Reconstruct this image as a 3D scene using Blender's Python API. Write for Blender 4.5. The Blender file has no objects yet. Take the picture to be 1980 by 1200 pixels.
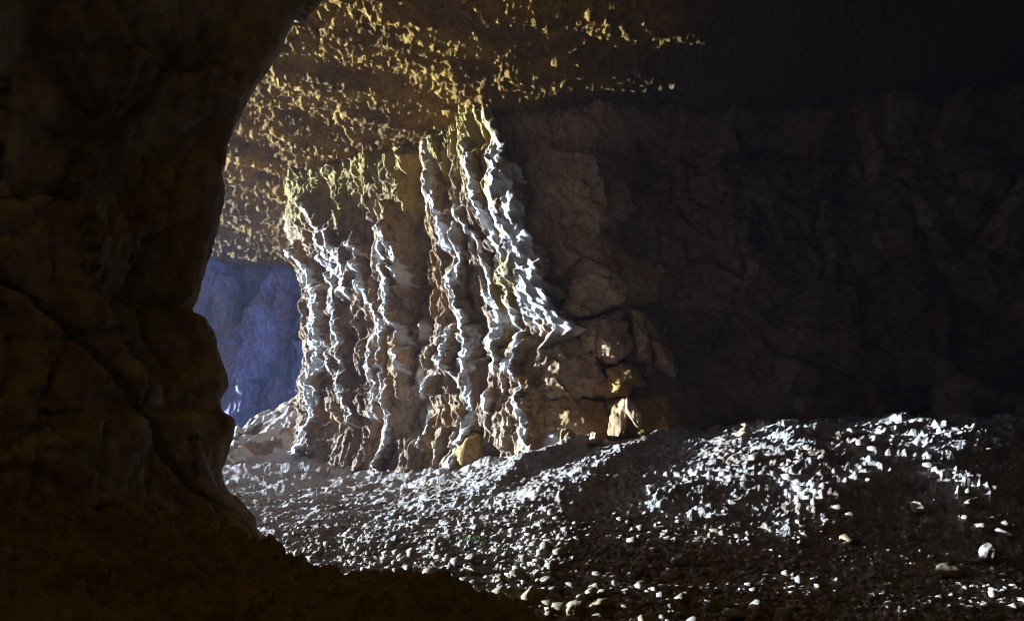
import bpy, math, random
import numpy as np

# ------------------------------------------------------------------ camera, sky, sun, exposure
SC = bpy.context.scene
COL = SC.collection
F, HY, CX, CH = 1320.0, 780.0, 990.0, 1.5        # focal length in photo pixels, horizon row, centre column, eye height
cam = bpy.data.cameras.new('camera')
cam.sensor_width = 36.0
cam.lens = 36.0 * F / 1980.0
cam.shift_y = (HY - 600.0) / 1980.0
cam.clip_start = 0.05
cam.clip_end = 3000.0
cam_o = bpy.data.objects.new('camera', cam)
cam_o.location = (0, 0, CH)
cam_o.rotation_euler = (math.radians(90), 0, 0)
COL.objects.link(cam_o)
SC.camera = cam_o

SUN_AZ, SUN_EL = math.radians(15.0), math.radians(0.8)   # light comes from far left, almost level, through the cave mouth
LDIR = np.array([-math.cos(SUN_AZ) * math.cos(SUN_EL), math.sin(SUN_AZ) * math.cos(SUN_EL), math.sin(SUN_EL)])
sun = bpy.data.lights.new('sun', 'SUN')
sun.energy = 5.0
sun.angle = math.radians(0.6)
sun.color = (0.64, 0.82, 1.0)
sun_o = bpy.data.objects.new('sun', sun)
COL.objects.link(sun_o)
from mathutils import Vector
sun_o.rotation_euler = Vector((-LDIR[0], -LDIR[1], -LDIR[2])).to_track_quat('-Z', 'Y').to_euler()
sun_o.location = (-30, 25, 8)

W = bpy.data.worlds.new('World')
SC.world = W
W.use_nodes = True
nt = W.node_tree
nt.nodes.clear()
sky = nt.nodes.new('ShaderNodeTexSky')
sky.sky_type = 'NISHITA'
sky.sun_disc = False
sky.sun_elevation = SUN_EL
sky.sun_rotation = math.atan2(LDIR[0], LDIR[1])
sky.air_density = 1.0
sky.dust_density = 0.5
sky.ozone_density = 4.0
bg = nt.nodes.new('ShaderNodeBackground')
bg.inputs['Strength'].default_value = 0.15
wo = nt.nodes.new('ShaderNodeOutputWorld')
nt.links.new(sky.outputs[0], bg.inputs[0])
nt.links.new(bg.outputs[0], wo.inputs[0])

SC.view_settings.view_transform = 'Standard'
SC.view_settings.look = 'None'
SC.view_settings.gamma = 1.0
SC.view_settings.exposure = 3.0
SC.render.engine = 'CYCLES'
SC.cycles.max_bounces = 8
SC.cycles.diffuse_bounces = 4
SC.cycles.glossy_bounces = 2
SC.cycles.volume_bounces = 0
SC.cycles.caustics_reflective = False
SC.cycles.caustics_refractive = False
SC.cycles.filter_width = 1.05
SC.cycles.use_denoising = True
SC.cycles.use_adaptive_sampling = False
try:
    SC.cycles.denoiser = 'OPENIMAGEDENOISE'
except Exception:
    pass

# ------------------------------------------------------------------ noise
def _hash(ix, iy, seed):
    with np.errstate(over='ignore'):
        h = (ix.astype(np.int64) * 374761393 + iy.astype(np.int64) * 668265263 + seed * 1274126177) & 0xFFFFFFFF
        h = ((h ^ (h >> 13)) * 1274126177) & 0xFFFFFFFF
        h = ((h ^ (h >> 16)) * 2246822519) & 0xFFFFFFFF
        h = h ^ (h >> 15)
    return h
def _rnd(ix, iy, seed):
    return (_hash(ix, iy, seed) & 0xFFFFFF).astype(np.float64) / 16777216.0
def noise(x, y, seed=0):
    xi, yi = np.floor(x), np.floor(y)
    fx, fy = x - xi, y - yi
    xi, yi = xi.astype(np.int64), yi.astype(np.int64)
    u = fx * fx * fx * (fx * (fx * 6 - 15) + 10)
    v = fy * fy * fy * (fy * (fy * 6 - 15) + 10)
    def g(dx, dy):
        a = _rnd(xi + dx, yi + dy, seed) * 6.2831853
        return np.cos(a) * (fx - dx) + np.sin(a) * (fy - dy)
    a = g(0, 0); b = g(1, 0); c = g(0, 1); d = g(1, 1)
    return 1.5 * (a + u * (b - a) + v * (c + u * (d - c) - a - u * (b - a)))
def fbm(x, y, seed=0, o=5, gain=0.5, lac=2.03):
    r = np.zeros_like(x, dtype=np.float64); a = 1.0; f = 1.0
    for i in range(o):
        r += a * noise(x * f + 17.3 * i, y * f - 9.1 * i, seed + i * 13)
        a *= gain; f *= lac
    return r
def ridged(x, y, seed=0, o=4, gain=0.5):
    r = np.zeros_like(x, dtype=np.float64); a = 1.0; f = 1.0
    for i in range(o):
        r += a * (1 - 2 * np.abs(noise(x * f + 5.7 * i, y * f + 3.3 * i, seed + i * 7)))
        a *= gain; f *= 2.07
    return r
def voronoi(x, y, seed=0, jit=0.9):
    """nearest distance, second distance, and the nearest cell's random values and offset"""
    xi, yi = np.floor(x).astype(np.int64), np.floor(y).astype(np.int64)
    d1 = np.full(x.shape, 1e9); d2 = np.full(x.shape, 1e9)
    ox = np.zeros(x.shape); oy = np.zeros(x.shape)
    cx = np.zeros(x.shape, np.int64); cy = np.zeros(x.shape, np.int64)
    for i in (-1, 0, 1):
        for j in (-1, 0, 1):
            ax, ay = xi + i, yi + j
            px = ax + 0.5 + jit * (_rnd(ax, ay, seed) - 0.5)
            py = ay + 0.5 + jit * (_rnd(ax, ay, seed + 101) - 0.5)
            dx, dy = x - px, y - py
            d = dx * dx + dy * dy
            n = d < d1
            d2 = np.where(n, d1, np.minimum(d2, d))
            ox = np.where(n, dx, ox); oy = np.where(n, dy, oy)
            cx = np.where(n, ax, cx); cy = np.where(n, ay, cy)
            d1 = np.where(n, d, d1)
    return np.sqrt(d1), np.sqrt(d2), cx, cy, ox, oy
def facets(x, y, seed=0, tilt=0.8, step=0.5, jit=0.9, crack=0.0):
    """broken rock: every cell is a tilted plane at its own level"""
    d1, d2, cx, cy, ox, oy = voronoi(x, y, seed, jit)
    tx = (_rnd(cx, cy, seed + 7) - 0.5) * 2 * tilt
    ty = (_rnd(cx, cy, seed + 8) - 0.5) * 2 * tilt
    h = (_rnd(cx, cy, seed + 9) - 0.5) * 2 * step + tx * ox + ty * oy
    if crack:
        h = h - crack * np.clip(1 - (d2 - d1) / 0.12, 0, 1)
    return h
def sstep(a, b, x):
    t = np.clip((x - a) / (b - a), 0, 1)
    return t * t * (3 - 2 * t)

# ------------------------------------------------------------------ mesh helpers
def px2x(px, Y): return (px - CX) / F * Y
def py2z(py, Y): return CH + (HY - py) / F * Y

def mesh_np(name, co, quads, mat, smooth=True):
    me = bpy.data.meshes.new(name)
    n = len(co); k = quads.shape[1]; m = len(quads)
    me.vertices.add(n); me.loops.add(m * k); me.polygons.add(m)
    me.vertices.foreach_set('co', np.ascontiguousarray(co, dtype=np.float32).ravel())
    me.loops.foreach_set('vertex_index', np.ascontiguousarray(quads, dtype=np.int32).ravel())
    me.polygons.foreach_set('loop_start', np.arange(0, m * k, k, dtype=np.int32))
    me.polygons.foreach_set('loop_total', np.full(m, k, dtype=np.int32))
    me.polygons.foreach_set('use_smooth', np.full(m, smooth, dtype=bool))
    me.update(calc_edges=True)
    me.materials.append(mat)
    return me
def grid_quads(nu, nv, flip=False):
    i = np.arange(nu - 1)[:, None] * nv + np.arange(nv - 1)[None, :]
    q = np.stack([i, i + nv, i + nv + 1, i + 1], -1).reshape(-1, 4)
    return q[:, ::-1] if flip else q
def attr(me, name, val):
    a = me.attributes.new(name, 'FLOAT', 'POINT')
    a.data.foreach_set('value', np.ascontiguousarray(val, dtype=np.float32).ravel())
def obj(name, me, parent=None):
    o = bpy.data.objects.new(name, me)
    COL.objects.link(o)
    if parent is not None: o.parent = parent
    return o
def grid_obj(name, P, mat, parent=None, flip=False, stain_shade=None):
    nu, nv = P.shape[:2]
    me = mesh_np(name, P.reshape(-1, 3), grid_quads(nu, nv, flip), mat)
    if stain_shade is not None: attr(me, 'stain_shade', stain_shade)
    return obj(name, me, parent)
def tag(o, label=None, cat=None, group=None, kind=None):
    if label: o['label'] = label
    if cat: o['category'] = cat
    if group: o['group'] = group
    if kind: o['kind'] = kind
    return o
def empty(name, loc=(0, 0, 0)):
    o = bpy.data.objects.new(name, None); COL.objects.link(o); o.location = loc
    o.empty_display_size = 0.2
    return o

def curve(pts, step):
    """smooth plan curve through pts, resampled at about `step` metres; returns points, arc length, normals (to the right of travel)"""
    p = np.array(pts, float)
    q = np.vstack([2 * p[0] - p[1], p, 2 * p[-1] - p[-2]])
    out = []
    for i in range(1, len(q) - 2):
        t = np.linspace(0, 1, 60, endpoint=False)[:, None]
        a, b, c, d = q[i - 1], q[i], q[i + 1], q[i + 2]
        out.append(0.5 * ((2 * b) + (c - a) * t + (2 * a - 5 * b + 4 * c - d) * t ** 2 + (3 * b - a - 3 * c + d) * t ** 3))
    out.append(q[-2][None])
    c = np.vstack(out)
    s = np.concatenate([[0], np.cumsum(np.hypot(*np.diff(c, axis=0).T))])
    if np.isscalar(step):
        S = np.arange(0, s[-1], step)
    else:
        S = step(s[-1])
    X = np.interp(S, s, c[:, 0]); Y = np.interp(S, s, c[:, 1])
    tx, ty = np.gradient(X, S), np.gradient(Y, S)
    k = np.ones(9) / 9
    tx = np.convolve(np.pad(tx, 4, 'edge'), k, 'valid'); ty = np.convolve(np.pad(ty, 4, 'edge'), k, 'valid')
    l = np.hypot(tx, ty)
    return X, Y, S, ty / l, -tx / l

# ------------------------------------------------------------------ materials
def rock_mat(name, ramp, scale=1.0, stain_shade_col=None, stretch=(1, 1, 1), bump=0.6, bump_scale=14.0, rough=0.9, spec=0.15,
             ochre=None, ochre_amt=0.5, lit_tone_col=None):
    m = bpy.data.materials.new(name)
    m.use_nodes = True
    t = m.node_tree; N = t.nodes; L = t.links
    b = N['Principled BSDF']
    b.inputs['Roughness'].default_value = rough
    b.inputs['Specular IOR Level'].default_value = spec
    geo = N.new('ShaderNodeNewGeometry')
    mp = N.new('ShaderNodeMapping'); mp.inputs['Scale'].default_value = stretch
    L.new(geo.outputs['Position'], mp.inputs['Vector'])
    n1 = N.new('ShaderNodeTexNoise'); n1.inputs['Scale'].default_value = 0.9 * scale
    n1.inputs['Detail'].default_value = 8; n1.inputs['Roughness'].default_value = 0.62; n1.inputs['Distortion'].default_value = 0.6
    L.new(mp.outputs[0], n1.inputs['Vector'])
    cr = N.new('ShaderNodeValToRGB')
    el = cr.color_ramp.elements
    while len(el) < len(ramp): el.new(0.5)
    for e, (p, c) in zip(el, ramp):
        e.position = p; e.color = (*c, 1)
    L.new(n1.outputs['Fac'], cr.inputs[0])
    col = cr.outputs[0]
    def mix(a, fac, c):
        x = N.new('ShaderNodeMix'); x.data_type = 'RGBA'
        L.new(a, x.inputs[6])
        if isinstance(c, tuple): x.inputs[7].default_value = (*c, 1)
        else: L.new(c, x.inputs[7])
        L.new(fac, x.inputs[0])
        return x.outputs[2]
    def rng(v, a, b_, c=0.0, d=1.0):
        r = N.new('ShaderNodeMapRange'); r.interpolation_type = 'SMOOTHSTEP'
        r.inputs[1].default_value = a; r.inputs[2].default_value = b_; r.inputs[3].default_value = c; r.inputs[4].default_value = d
        L.new(v, r.inputs[0]); return r.outputs[0]
    if ochre:
        n2 = N.new('ShaderNodeTexNoise'); n2.inputs['Scale'].default_value = 0.55 * scale; n2.inputs['Detail'].default_value = 5
        n2.inputs['Distortion'].default_value = 1.0
        L.new(mp.outputs[0], n2.inputs['Vector'])
        col = mix(col, rng(n2.outputs['Fac'], 0.50, 0.62, 0, ochre_amt), ochre)
    # fine mottling
    n3 = N.new('ShaderNodeTexNoise'); n3.inputs['Scale'].default_value = 9 * scale; n3.inputs['Detail'].default_value = 6; n3.inputs['Roughness'].default_value = 0.7
    L.new(mp.outputs[0], n3.inputs['Vector'])
    hs = N.new('ShaderNodeHueSaturation')
    L.new(rng(n3.outputs['Fac'], 0.3, 0.7, 0.62, 1.3), hs.inputs['Value'])
    L.new(col, hs.inputs['Color'])
    col = hs.outputs[0]
    if stain_shade_col:
        a = N.new('ShaderNodeAttribute'); a.attribute_name = 'stain_shade'
        col = mix(col, a.outputs['Fac'], stain_shade_col)
    if lit_tone_col:
        a = N.new('ShaderNodeAttribute'); a.attribute_name = 'lit_tone'
        col = mix(col, a.outputs['Fac'], lit_tone_col)
    L.new(col, b.inputs['Base Color'])
    nb = N.new('ShaderNodeTexNoise'); nb.inputs['Scale'].default_value = bump_scale; nb.inputs['Detail'].default_value = 8; nb.inputs['Roughness'].default_value = 0.65
    L.new(mp.outputs[0], nb.inputs['Vector'])
    bp = N.new('ShaderNodeBump'); bp.inputs['Strength'].default_value = bump; bp.inputs['Distance'].default_value = 0.03
    L.new(nb.outputs['Fac'], bp.inputs['Height'])
    L.new(bp.outputs[0], b.inputs['Normal'])
    return m

TAN = [(0.28, (0.093, 0.057, 0.036)), (0.48, (0.170, 0.111, 0.070)), (0.62, (0.238, 0.164, 0.112)), (0.78, (0.145, 0.086, 0.048))]
M_BUTT = rock_mat('buttress_limestone', TAN, ochre=(0.30, 0.17, 0.05), ochre_amt=0.6, stain_shade_col=(0.20, 0.14, 0.035), stretch=(1, 1, 0.45), lit_tone_col=(0.42, 0.40, 0.39), bump=0.6)  # last colour is a pale cool tone standing in for sunlight on the ribs
M_BLOCK = rock_mat('block_limestone', [(0.3, (0.26, 0.17, 0.12)), (0.5, (0.38, 0.26, 0.19)), (0.7, (0.44, 0.32, 0.23))], ochre=(0.33, 0.16, 0.04), ochre_amt=0.5)
M_FLANK = rock_mat('flank_rock', [(0.3, (0.195, 0.122, 0.067)), (0.5, (0.285, 0.186, 0.105)), (0.7, (0.330, 0.228, 0.127))], ochre=(0.203, 0.085, 0.027), ochre_amt=0.5, stain_shade_col=(0.240, 0.133, 0.025))
M_OCHRE = rock_mat('ochre_rock', [(0.3, (0.15, 0.09, 0.03)), (0.5, (0.24, 0.145, 0.045)), (0.7, (0.28, 0.19, 0.09))])
M_CEIL = rock_mat('ceiling_rock', [(0.3, (0.073, 0.035, 0.005)), (0.5, (0.185, 0.094, 0.011)), (0.68, (0.265, 0.149, 0.024)), (0.8, (0.133, 0.070, 0.013))],
                  ochre=(0.096, 0.054, 0.017), ochre_amt=0.5, stretch=(1, 1, 2), bump=0.5, stain_shade_col=(0.066, 0.038, 0.011))  # last colour is the shade painted over the right part
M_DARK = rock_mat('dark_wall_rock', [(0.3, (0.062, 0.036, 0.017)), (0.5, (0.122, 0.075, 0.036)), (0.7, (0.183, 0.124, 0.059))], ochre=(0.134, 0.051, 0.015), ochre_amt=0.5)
M_PILLAR = rock_mat('pillar_rock', [(0.3, (0.126, 0.092, 0.076)), (0.48, (0.271, 0.207, 0.179)), (0.62, (0.378, 0.311, 0.271)), (0.75, (0.209, 0.151, 0.114))],
                    ochre=(0.251, 0.160, 0.065), ochre_amt=0.5, stretch=(1, 1, 0.6), stain_shade_col=(0.058, 0.049, 0.048))
M_FAR = rock_mat('far_wall_rock', [(0.3, (0.078, 0.085, 0.177)), (0.5, (0.169, 0.182, 0.348)), (0.7, (0.254, 0.231, 0.367))], ochre=(0.181, 0.103, 0.140), ochre_amt=0.6, stretch=(1, 1, 0.4))  # blue of the sky light and haze is put into the rock colour
M_FLOOR = rock_mat('floor_rubble', ochre=(0.20, 0.13, 0.09), ochre_amt=0.75, ramp=[(0.3, (0.216, 0.176, 0.148)), (0.5, (0.302, 0.266, 0.240)), (0.7, (0.360, 0.328, 0.311))], scale=1.4, bump=0.6, bump_scale=30, stain_shade_col=(0.24, 0.18, 0.135))
M_STONE = rock_mat('stone_grey', [(0.3, (0.163, 0.124, 0.092)), (0.5, (0.234, 0.190, 0.154)), (0.7, (0.283, 0.243, 0.210))], scale=2.5, bump=0.35, bump_scale=25)
M_STONE2 = rock_mat('stone_ochre', [(0.3, (0.137, 0.090, 0.046)), (0.5, (0.200, 0.146, 0.086)), (0.7, (0.241, 0.202, 0.145))], scale=2.5, bump=0.35, bump_scale=25)
M_DIRT = rock_mat('bank_earth', [(0.3, (0.13, 0.095, 0.07)), (0.5, (0.24, 0.18, 0.13)), (0.7, (0.32, 0.25, 0.19))], scale=2.0, bump=0.8, bump_scale=22)
M_OUT = rock_mat('outside_ground', [(0.3, (0.26, 0.21, 0.13)), (0.6, (0.36, 0.30, 0.2))], scale=0.3)

# ------------------------------------------------------------------ cave floor
def bank(X, Y):
    y1 = 3.6 + 0.55 * np.clip(-X - 0.9, 0, 1.6)
    return 1.08 * np.exp(-np.clip(X + 2.25, -0.6, None) / 3.4) * sstep(y1 + 0.95, y1, Y) * sstep(0.75, -0.45, X)
def floor_base(X, Y):
    # talus at the foot of the right wall: climbs to the right first, then towards the wall
    ramp = np.interp(X, [-4, -2, -1, 0, 1, 3, 4.5, 6, 9], [0, 0.02, 0.07, 0.19, 0.37, 0.70, 0.88, 0.96, 1.05])
    ye = np.interp(X, [-9, -3.25, -0.9, 0.6, 2.7, 5.7, 12], [13, 11.0, 8.5, 7.3, 6.5, 6.2, 7]) + 0.3 * fbm(X * 0.6, Y * 0.6, 61, 2)
    z = ramp * (0.6 * sstep(0, 1, (Y - ye + 0.6) / 3.4) + 0.4 * np.clip((Y - ye + 0.4) / 4.6, 0, 1)) + 0.04 * np.clip(Y - 10, 0, 3.5) * sstep(-2.5, 0.5, X)
    z = z + np.interp(X, [-16, -10, -6, -4, -2.5, -1, 0.3], [-1.1, -0.85, -0.52, -0.43, -0.32, -0.14, 0]) + 0.25 * sstep(19, 25, Y) + 0.5 * sstep(15.0, 19.5, Y) * sstep(-3.0, -5.5, X)
    # fans with hollows between them, steeper on the side that faces the cave mouth
    def fan(x0, y0, sl, w, y1, y2, hh):
        d = X - (x0 - sl * (y0 - Y)) + 0.25 * noise(X * 0.9, Y * 0.9, 67)
        return hh * np.where(d < 0, np.clip(1 + d / (2.2 * w), 0, 1) ** 1.2, np.clip(1 - d / (0.8 * w), 0, 1) ** 1.5) * sstep(y1, y2, Y) * sstep(y0 + 1.6, y0 - 0.2, Y)
    z = z + fan(1.5, 13.0, 0.75, 0.9, 9.2, 12.0, 0.30) + fan(2.75, 12.5, 0.55, 1.0, 7.2, 10.0, 0.20)
    z = z + fan(4.6, 11.4, 0.3, 0.9, 7.4, 9.6, 0.08) + fan(6.6, 11.0, 0.25, 0.9, 7.4, 9.6, 0.14)
    # bank along the base of the left part of the wall
    z = z + 0.22 * np.exp(-((Y - (16.4 - 0.75 * (X + 3))) / 1.3) ** 2) * sstep(-8.5, -5, X) * sstep(1, -1.5, X)
    # dirt bank at the foot of the near rock on the left
    z = z + bank(X, Y)
    return z
def floor_z(X, Y, fine=True):
    z = floor_base(X, Y)
    tal = sstep(0.05, 0.4, z) * sstep(6.5, 7.5, Y)
    z = z + 0.045 * fbm(X * 1.1, Y * 1.1, 3, 3) + sstep(1.5, -0.5, X) * sstep(6.5, 9, Y) * (0.055 * fbm(X * 1.2, Y * 2.4, 4, 4, 0.55) + 0.03 * ridged(X * 2.2, Y * 3.2, 6, 3))
    d1, d2, *_ = voronoi(X * 4.2 + 0.3 * noise(X * 3, Y * 3, 5), Y * 4.2, 21)
    z = z + 0.032 * np.clip(0.75 - d1, 0, 1)
    z = z + tal * (0.035 * ridged(X * 1.7, Y * 1.7, 33, 4) + sstep(2.5, 4.5, X) * (0.075 * ridged(X * 1.25, Y * 1.5, 34, 4) + 0.07 * facets(X * 1.9, Y * 1.9, 36, 1.0, 0.6)))
    if fine:
        d1, d2, *_ = voronoi(X * 14, Y * 14, 27)
        z = z + 0.024 * np.clip(0.7 - d1, 0, 1)
        z = z + (0.022 + 0.012 * tal) * fbm(X * 9.5, Y * 9.5, 41, 4, 0.65) + np.clip(bank(X, Y), 0, 1) * (0.06 * facets(X * 2.2, Y * 2.2, 46, 1.0, 0.6) + 0.05 * facets(X * 6, Y * 6, 48, 1.0, 0.6) + 0.05 * fbm(X * 2, Y * 2, 50, 5))
    return z

def spaced(a, b, dense_a, dense_b, fine, coarse):
    l = list(np.arange(a, dense_a, coarse)) + list(np.arange(dense_a, dense_b, fine)) + list(np.arange(dense_b, b + coarse, coarse))
    return np.array(l)
U = spaced(-3.4, 1.6, -0.45, 0.78, 0.0019, 0.03)
V = 1.0 / np.concatenate([np.arange(1 / 44.0, 1 / 24.0, 0.0012), np.arange(1 / 24.0, 1 / 13.2, 0.0008), 1.0 / np.arange(13.2, 6.6, -0.034), np.arange(1 / 6.6, 1 / 4.0, 0.0009), np.arange(1 / 4.0, 1 / 2.4, 0.003), np.arange(1 / 2.4, 1 / 1.2, 0.02)])
UU, YY = np.meshgrid(U, V, indexing='ij')
XX = np.maximum(UU * YY, -45.0)
P = np.stack([XX, YY, floor_z(XX, YY)], -1)
o = grid_obj('cave_floor', P, M_FLOOR, flip=True, stain_shade=sstep(0.03, 0.2, bank(XX, YY)))
tag(o, 'uneven floor of gravel and rubble rising to the right', kind='structure')

bx_, by_ = np.meshgrid(np.arange(-3.7, 0.9, 0.018), np.arange(2.0, 5.6, 0.022), indexing='ij')
bw = bank(bx_, by_)
bz = floor_z(bx_, by_) + 0.02 + 0.05 * facets(bx_ * 1.6, by_ * 1.6, 141, 1.0, 0.6) + 0.035 * facets(bx_ * 4, by_ * 4, 143, 1.0, 0.7) + 0.03 * facets(bx_ * 11, by_ * 11, 145, 1.0, 0.7) + 0.02 * fbm(bx_ * 15, by_ * 15, 147, 3)
bz = bz - 0.25 * sstep(0.30, 0.06, bw)
o = grid_obj('dirt_bank', np.stack([bx_, by_, bz], -1), M_DIRT, flip=True)
tag(o, 'dark earth bank at the foot of the near pillar', kind='structure')

# coarse ground that carries on outside the cave mouth and behind the camera
g = np.array([-55, -40, -30, -24, -18, -12, -6, 0, 6, 12, 18, 30, 44, 55.0])
GX, GY = np.meshgrid(g, g, indexing='ij')
o = grid_obj('ground', np.stack([GX, GY, np.full(GX.shape, -1.7)], -1), M_OUT, flip=True)
tag(o, 'pale ground outside the cave mouth', kind='structure')

# ------------------------------------------------------------------ ceiling
ZC = 7.5
def ceil_z(X, Y):
    m = X + 0.447 * Y
    z = ZC - 0.14 * (np.clip(X, -14, 0.4) + 0.5) - 0.02 * np.clip(X - 0.4, 0, 6) - 0.085 * (Y - 13.7) + 0.25 * np.clip(-m - 0.1, 0, 9)
    z = z + 0.10 * fbm(X * 0.35, Y * 0.5, 81, 3) + sstep(0.5, 4, X) * (0.14 * fbm(X * 0.25, Y * 0.6, 82, 3))
    z = z + 0.06 * facets(X * 0.55 + 0.3 * noise(X, Y, 4), Y * 1.0, 83, 0.7, 0.5)
    z = z + 0.034 * facets(X * 3.4 + 0.3 * noise(X * 2, Y * 2, 6), Y * 4.4, 85, 1.0, 0.5)
    z = z + 0.045 * facets(X * 8 + 0.3 * noise(X * 5, Y * 5, 8), Y * 8, 87, 1.0, 0.6)
    z = z + 0.03 * fbm(X * 7, Y * 10, 89, 3) + 0.022 * facets(X * 15, Y * 18, 88, 1.0, 0.6)
    # a lower lip of rock near the camera: bedding steps running across
    z = z - 0.06 * sstep(0.0, 0.08, noise(X * 0.3 + 0.25 * noise(X * 1.5, Y * 1.5, 2), Y * 0.75, 91) - 0.05)
    return z
U = spaced(-3.0, 1.6, -0.47, 0.78, 0.0019, 0.03)
V = 1.0 / np.concatenate([np.arange(1 / 46.0, 1 / 8.6, 0.0004), np.arange(1 / 8.6, 1 / 2.0, 0.012)])
UU, YY = np.meshgrid(U, V, indexing='ij')
XX = np.maximum(UU * YY, -18.0 - 0.01 * np.arange(len(U))[::-1, None] * (UU * YY < -18))
o = grid_obj('cave_ceiling', np.stack([XX, YY, ceil_z(XX, YY)], -1), M_CEIL, stain_shade=sstep(0.5, 4.0, XX + 0.9 * fbm(XX * 0.7, YY * 0.7, 93, 4) - 0.25 * (10 - YY)))  # ceiling painted darker to the right, where it falls into shade
tag(o, 'low flaky ochre rock ceiling of the cave', kind='structure')
g1 = np.array([-17.5, -10, -3, 4, 10, 18.0, 30, 44]); g2 = np.array([-14, -9, -2, 4, 10, 20, 30, 50.0])
GX, GY = np.meshgrid(g1, g2, indexing='ij')
o = grid_obj('cave_roof_rock', np.stack([GX, GY, 9.6 - 0.12 * (np.clip(GX, -14, 1) + 0.5) + 0.24 * np.clip(-(GX + 0.447 * GY), 0, 9)], -1), M_CEIL)
tag(o, 'rock above the cave ceiling', kind='structure')

# ------------------------------------------------------------------ far wall behind the gap
X, Y, S, nx, ny = curve([(-17.5, 33.0), (-15.5, 31.0), (-12, 30.3), (-9, 29.6), (-6.5, 27.5), (-5.0, 24.5), (-3.5, 22)], 0.05)
Z = np.arange(-0.8, 10.6, 0.05)
SS, ZZ = np.meshgrid(S, Z, indexing='ij')
w = 0.25 * noise(SS * 1.3, ZZ * 1.3, 9)
h = 1.0 * facets(SS * 0.55 + w, ZZ * 0.22 + w, 201, 0.9, 0.6) + 0.16 * facets(SS * 1.2 + w, ZZ * 0.5, 203, 0.9, 0.5)
h += 0.03 * facets(SS * 4, ZZ * 3, 205, 1.0, 0.5) + 0.12 * fbm(SS * 1.5, ZZ * 0.8, 207, 6)
h += 0.35 * sstep(1.6, 0.2, ZZ) + 0.25 * sstep(6.3, 7.4, ZZ)
P = np.stack([X[:, None] + nx[:, None] * h, Y[:, None] + ny[:, None] * h, ZZ], -1)
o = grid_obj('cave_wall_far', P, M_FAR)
tag(o, 'rock wall with blue light painted in, at the far end of the passage', kind='structure')

# ------------------------------------------------------------------ right wall, in shade, and the way round behind the camera
def wstep(L):
    return np.concatenate([np.arange(0, 14.0, 0.045), np.arange(14.0, L, 0.4)])
X, Y, S, nx, ny = curve([(-2.0, 17.5), (-0.3, 15.6), (1.5, 14.35), (3.4, 13.7), (6, 13.4), (9, 12.9), (14, 12.4), (22, 10.5), (33, 7), (40, -2), (32, -10), (10, -9), (-5, -6), (-6.4, -1)], wstep)
Z = np.arange(-0.8, 8.9, 0.045)
SS, ZZ = np.meshgrid(S, Z, indexing='ij')
w = 0.1 * noise(SS * 1.1, ZZ * 1.1, 19)
h = 0.42 * facets(SS * 0.62 + w, ZZ * 0.5 + w, 211, 0.8, 0.5, crack=0.15) + 0.15 * facets(SS * 1.6 + w, ZZ * 1.7, 213, 0.9, 0.5)
h += 0.04 * facets(SS * 5, ZZ * 6, 215, 1.0, 0.5) + 0.05 * fbm(SS * 2, ZZ * 3, 217, 5)
ck = noise(SS * 0.7 + w, ZZ * 0.4 + 0.2 * SS, 251)
h -= 0.03 * np.exp(-(ck / 0.03) ** 2)
h += 0.5 * sstep(3.2, 1.0, ZZ + 0.5 * noise(SS * 0.5, ZZ * 0, 4))
h += 0.35 * sstep(6.4, 7.3, ZZ)
P = np.stack([X[:, None] + nx[:, None] * h, Y[:, None] + ny[:, None] * h, ZZ], -1)
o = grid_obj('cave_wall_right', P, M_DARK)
tag(o, 'dark blocky rock wall in deep shade on the right', kind='structure')

# ------------------------------------------------------------------ ribbed buttress in the middle
BX, BY, BS, bnx, bny = curve([(-2.5, 24.0), (-4.6, 21.3), (-5.7, 19.2), (-4.7, 17.75), (-3.3, 16.5), (-1.9, 15.35), (-0.6, 14.35), (0.55, 13.55), (0.95, 13.95), (1.3, 15.0)],
                             lambda L: np.concatenate([np.arange(0, 4.4, 0.06), np.arange(4.4, L, 0.023)]))
BZ = np.arange(-0.7, 8.4, 0.023)
SS, ZZ = np.meshgrid(BS, BZ, indexing='ij')
sL = BS[np.argmin(BX + 0 * BY)]                                     # left corner
sR = BS[np.argmin((BX - 0.55) ** 2 + (BY - 13.55) ** 2)]            # right corner
shL = np.interp(BZ, [-1, 1.0, 3.5, 5.0, 7.0, 8.5], [-0.28, -0.28, -0.2, -0.25, -0.65, -0.8])
shR = np.interp(BZ, [-1, 2.0, 2.6, 2.95, 3.3, 4.0, 5.5, 7.6, 8.5], [0.05, 0.05, 0.2, 0.6, 0.42, -0.05, -0.5, -1.05, -1.2])
wL = sstep(sL + 3.4, sL + 0.2, SS) * sstep(0, 2, SS)
wR = sstep(sR - 3.0, sR - 0.1, SS)
def butt_xy(s, z):
    """base surface before relief"""
    x = np.interp(s, BS, BX); y = np.interp(s, BS, BY)
    a = sstep(sL + 3.4, sL + 0.2, s) * sstep(0, 2, s); b = sstep(sR - 3.0, sR - 0.1, s)
    return x + a * np.interp(z, BZ, shL) + b * np.interp(z, BZ, shR), y
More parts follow.
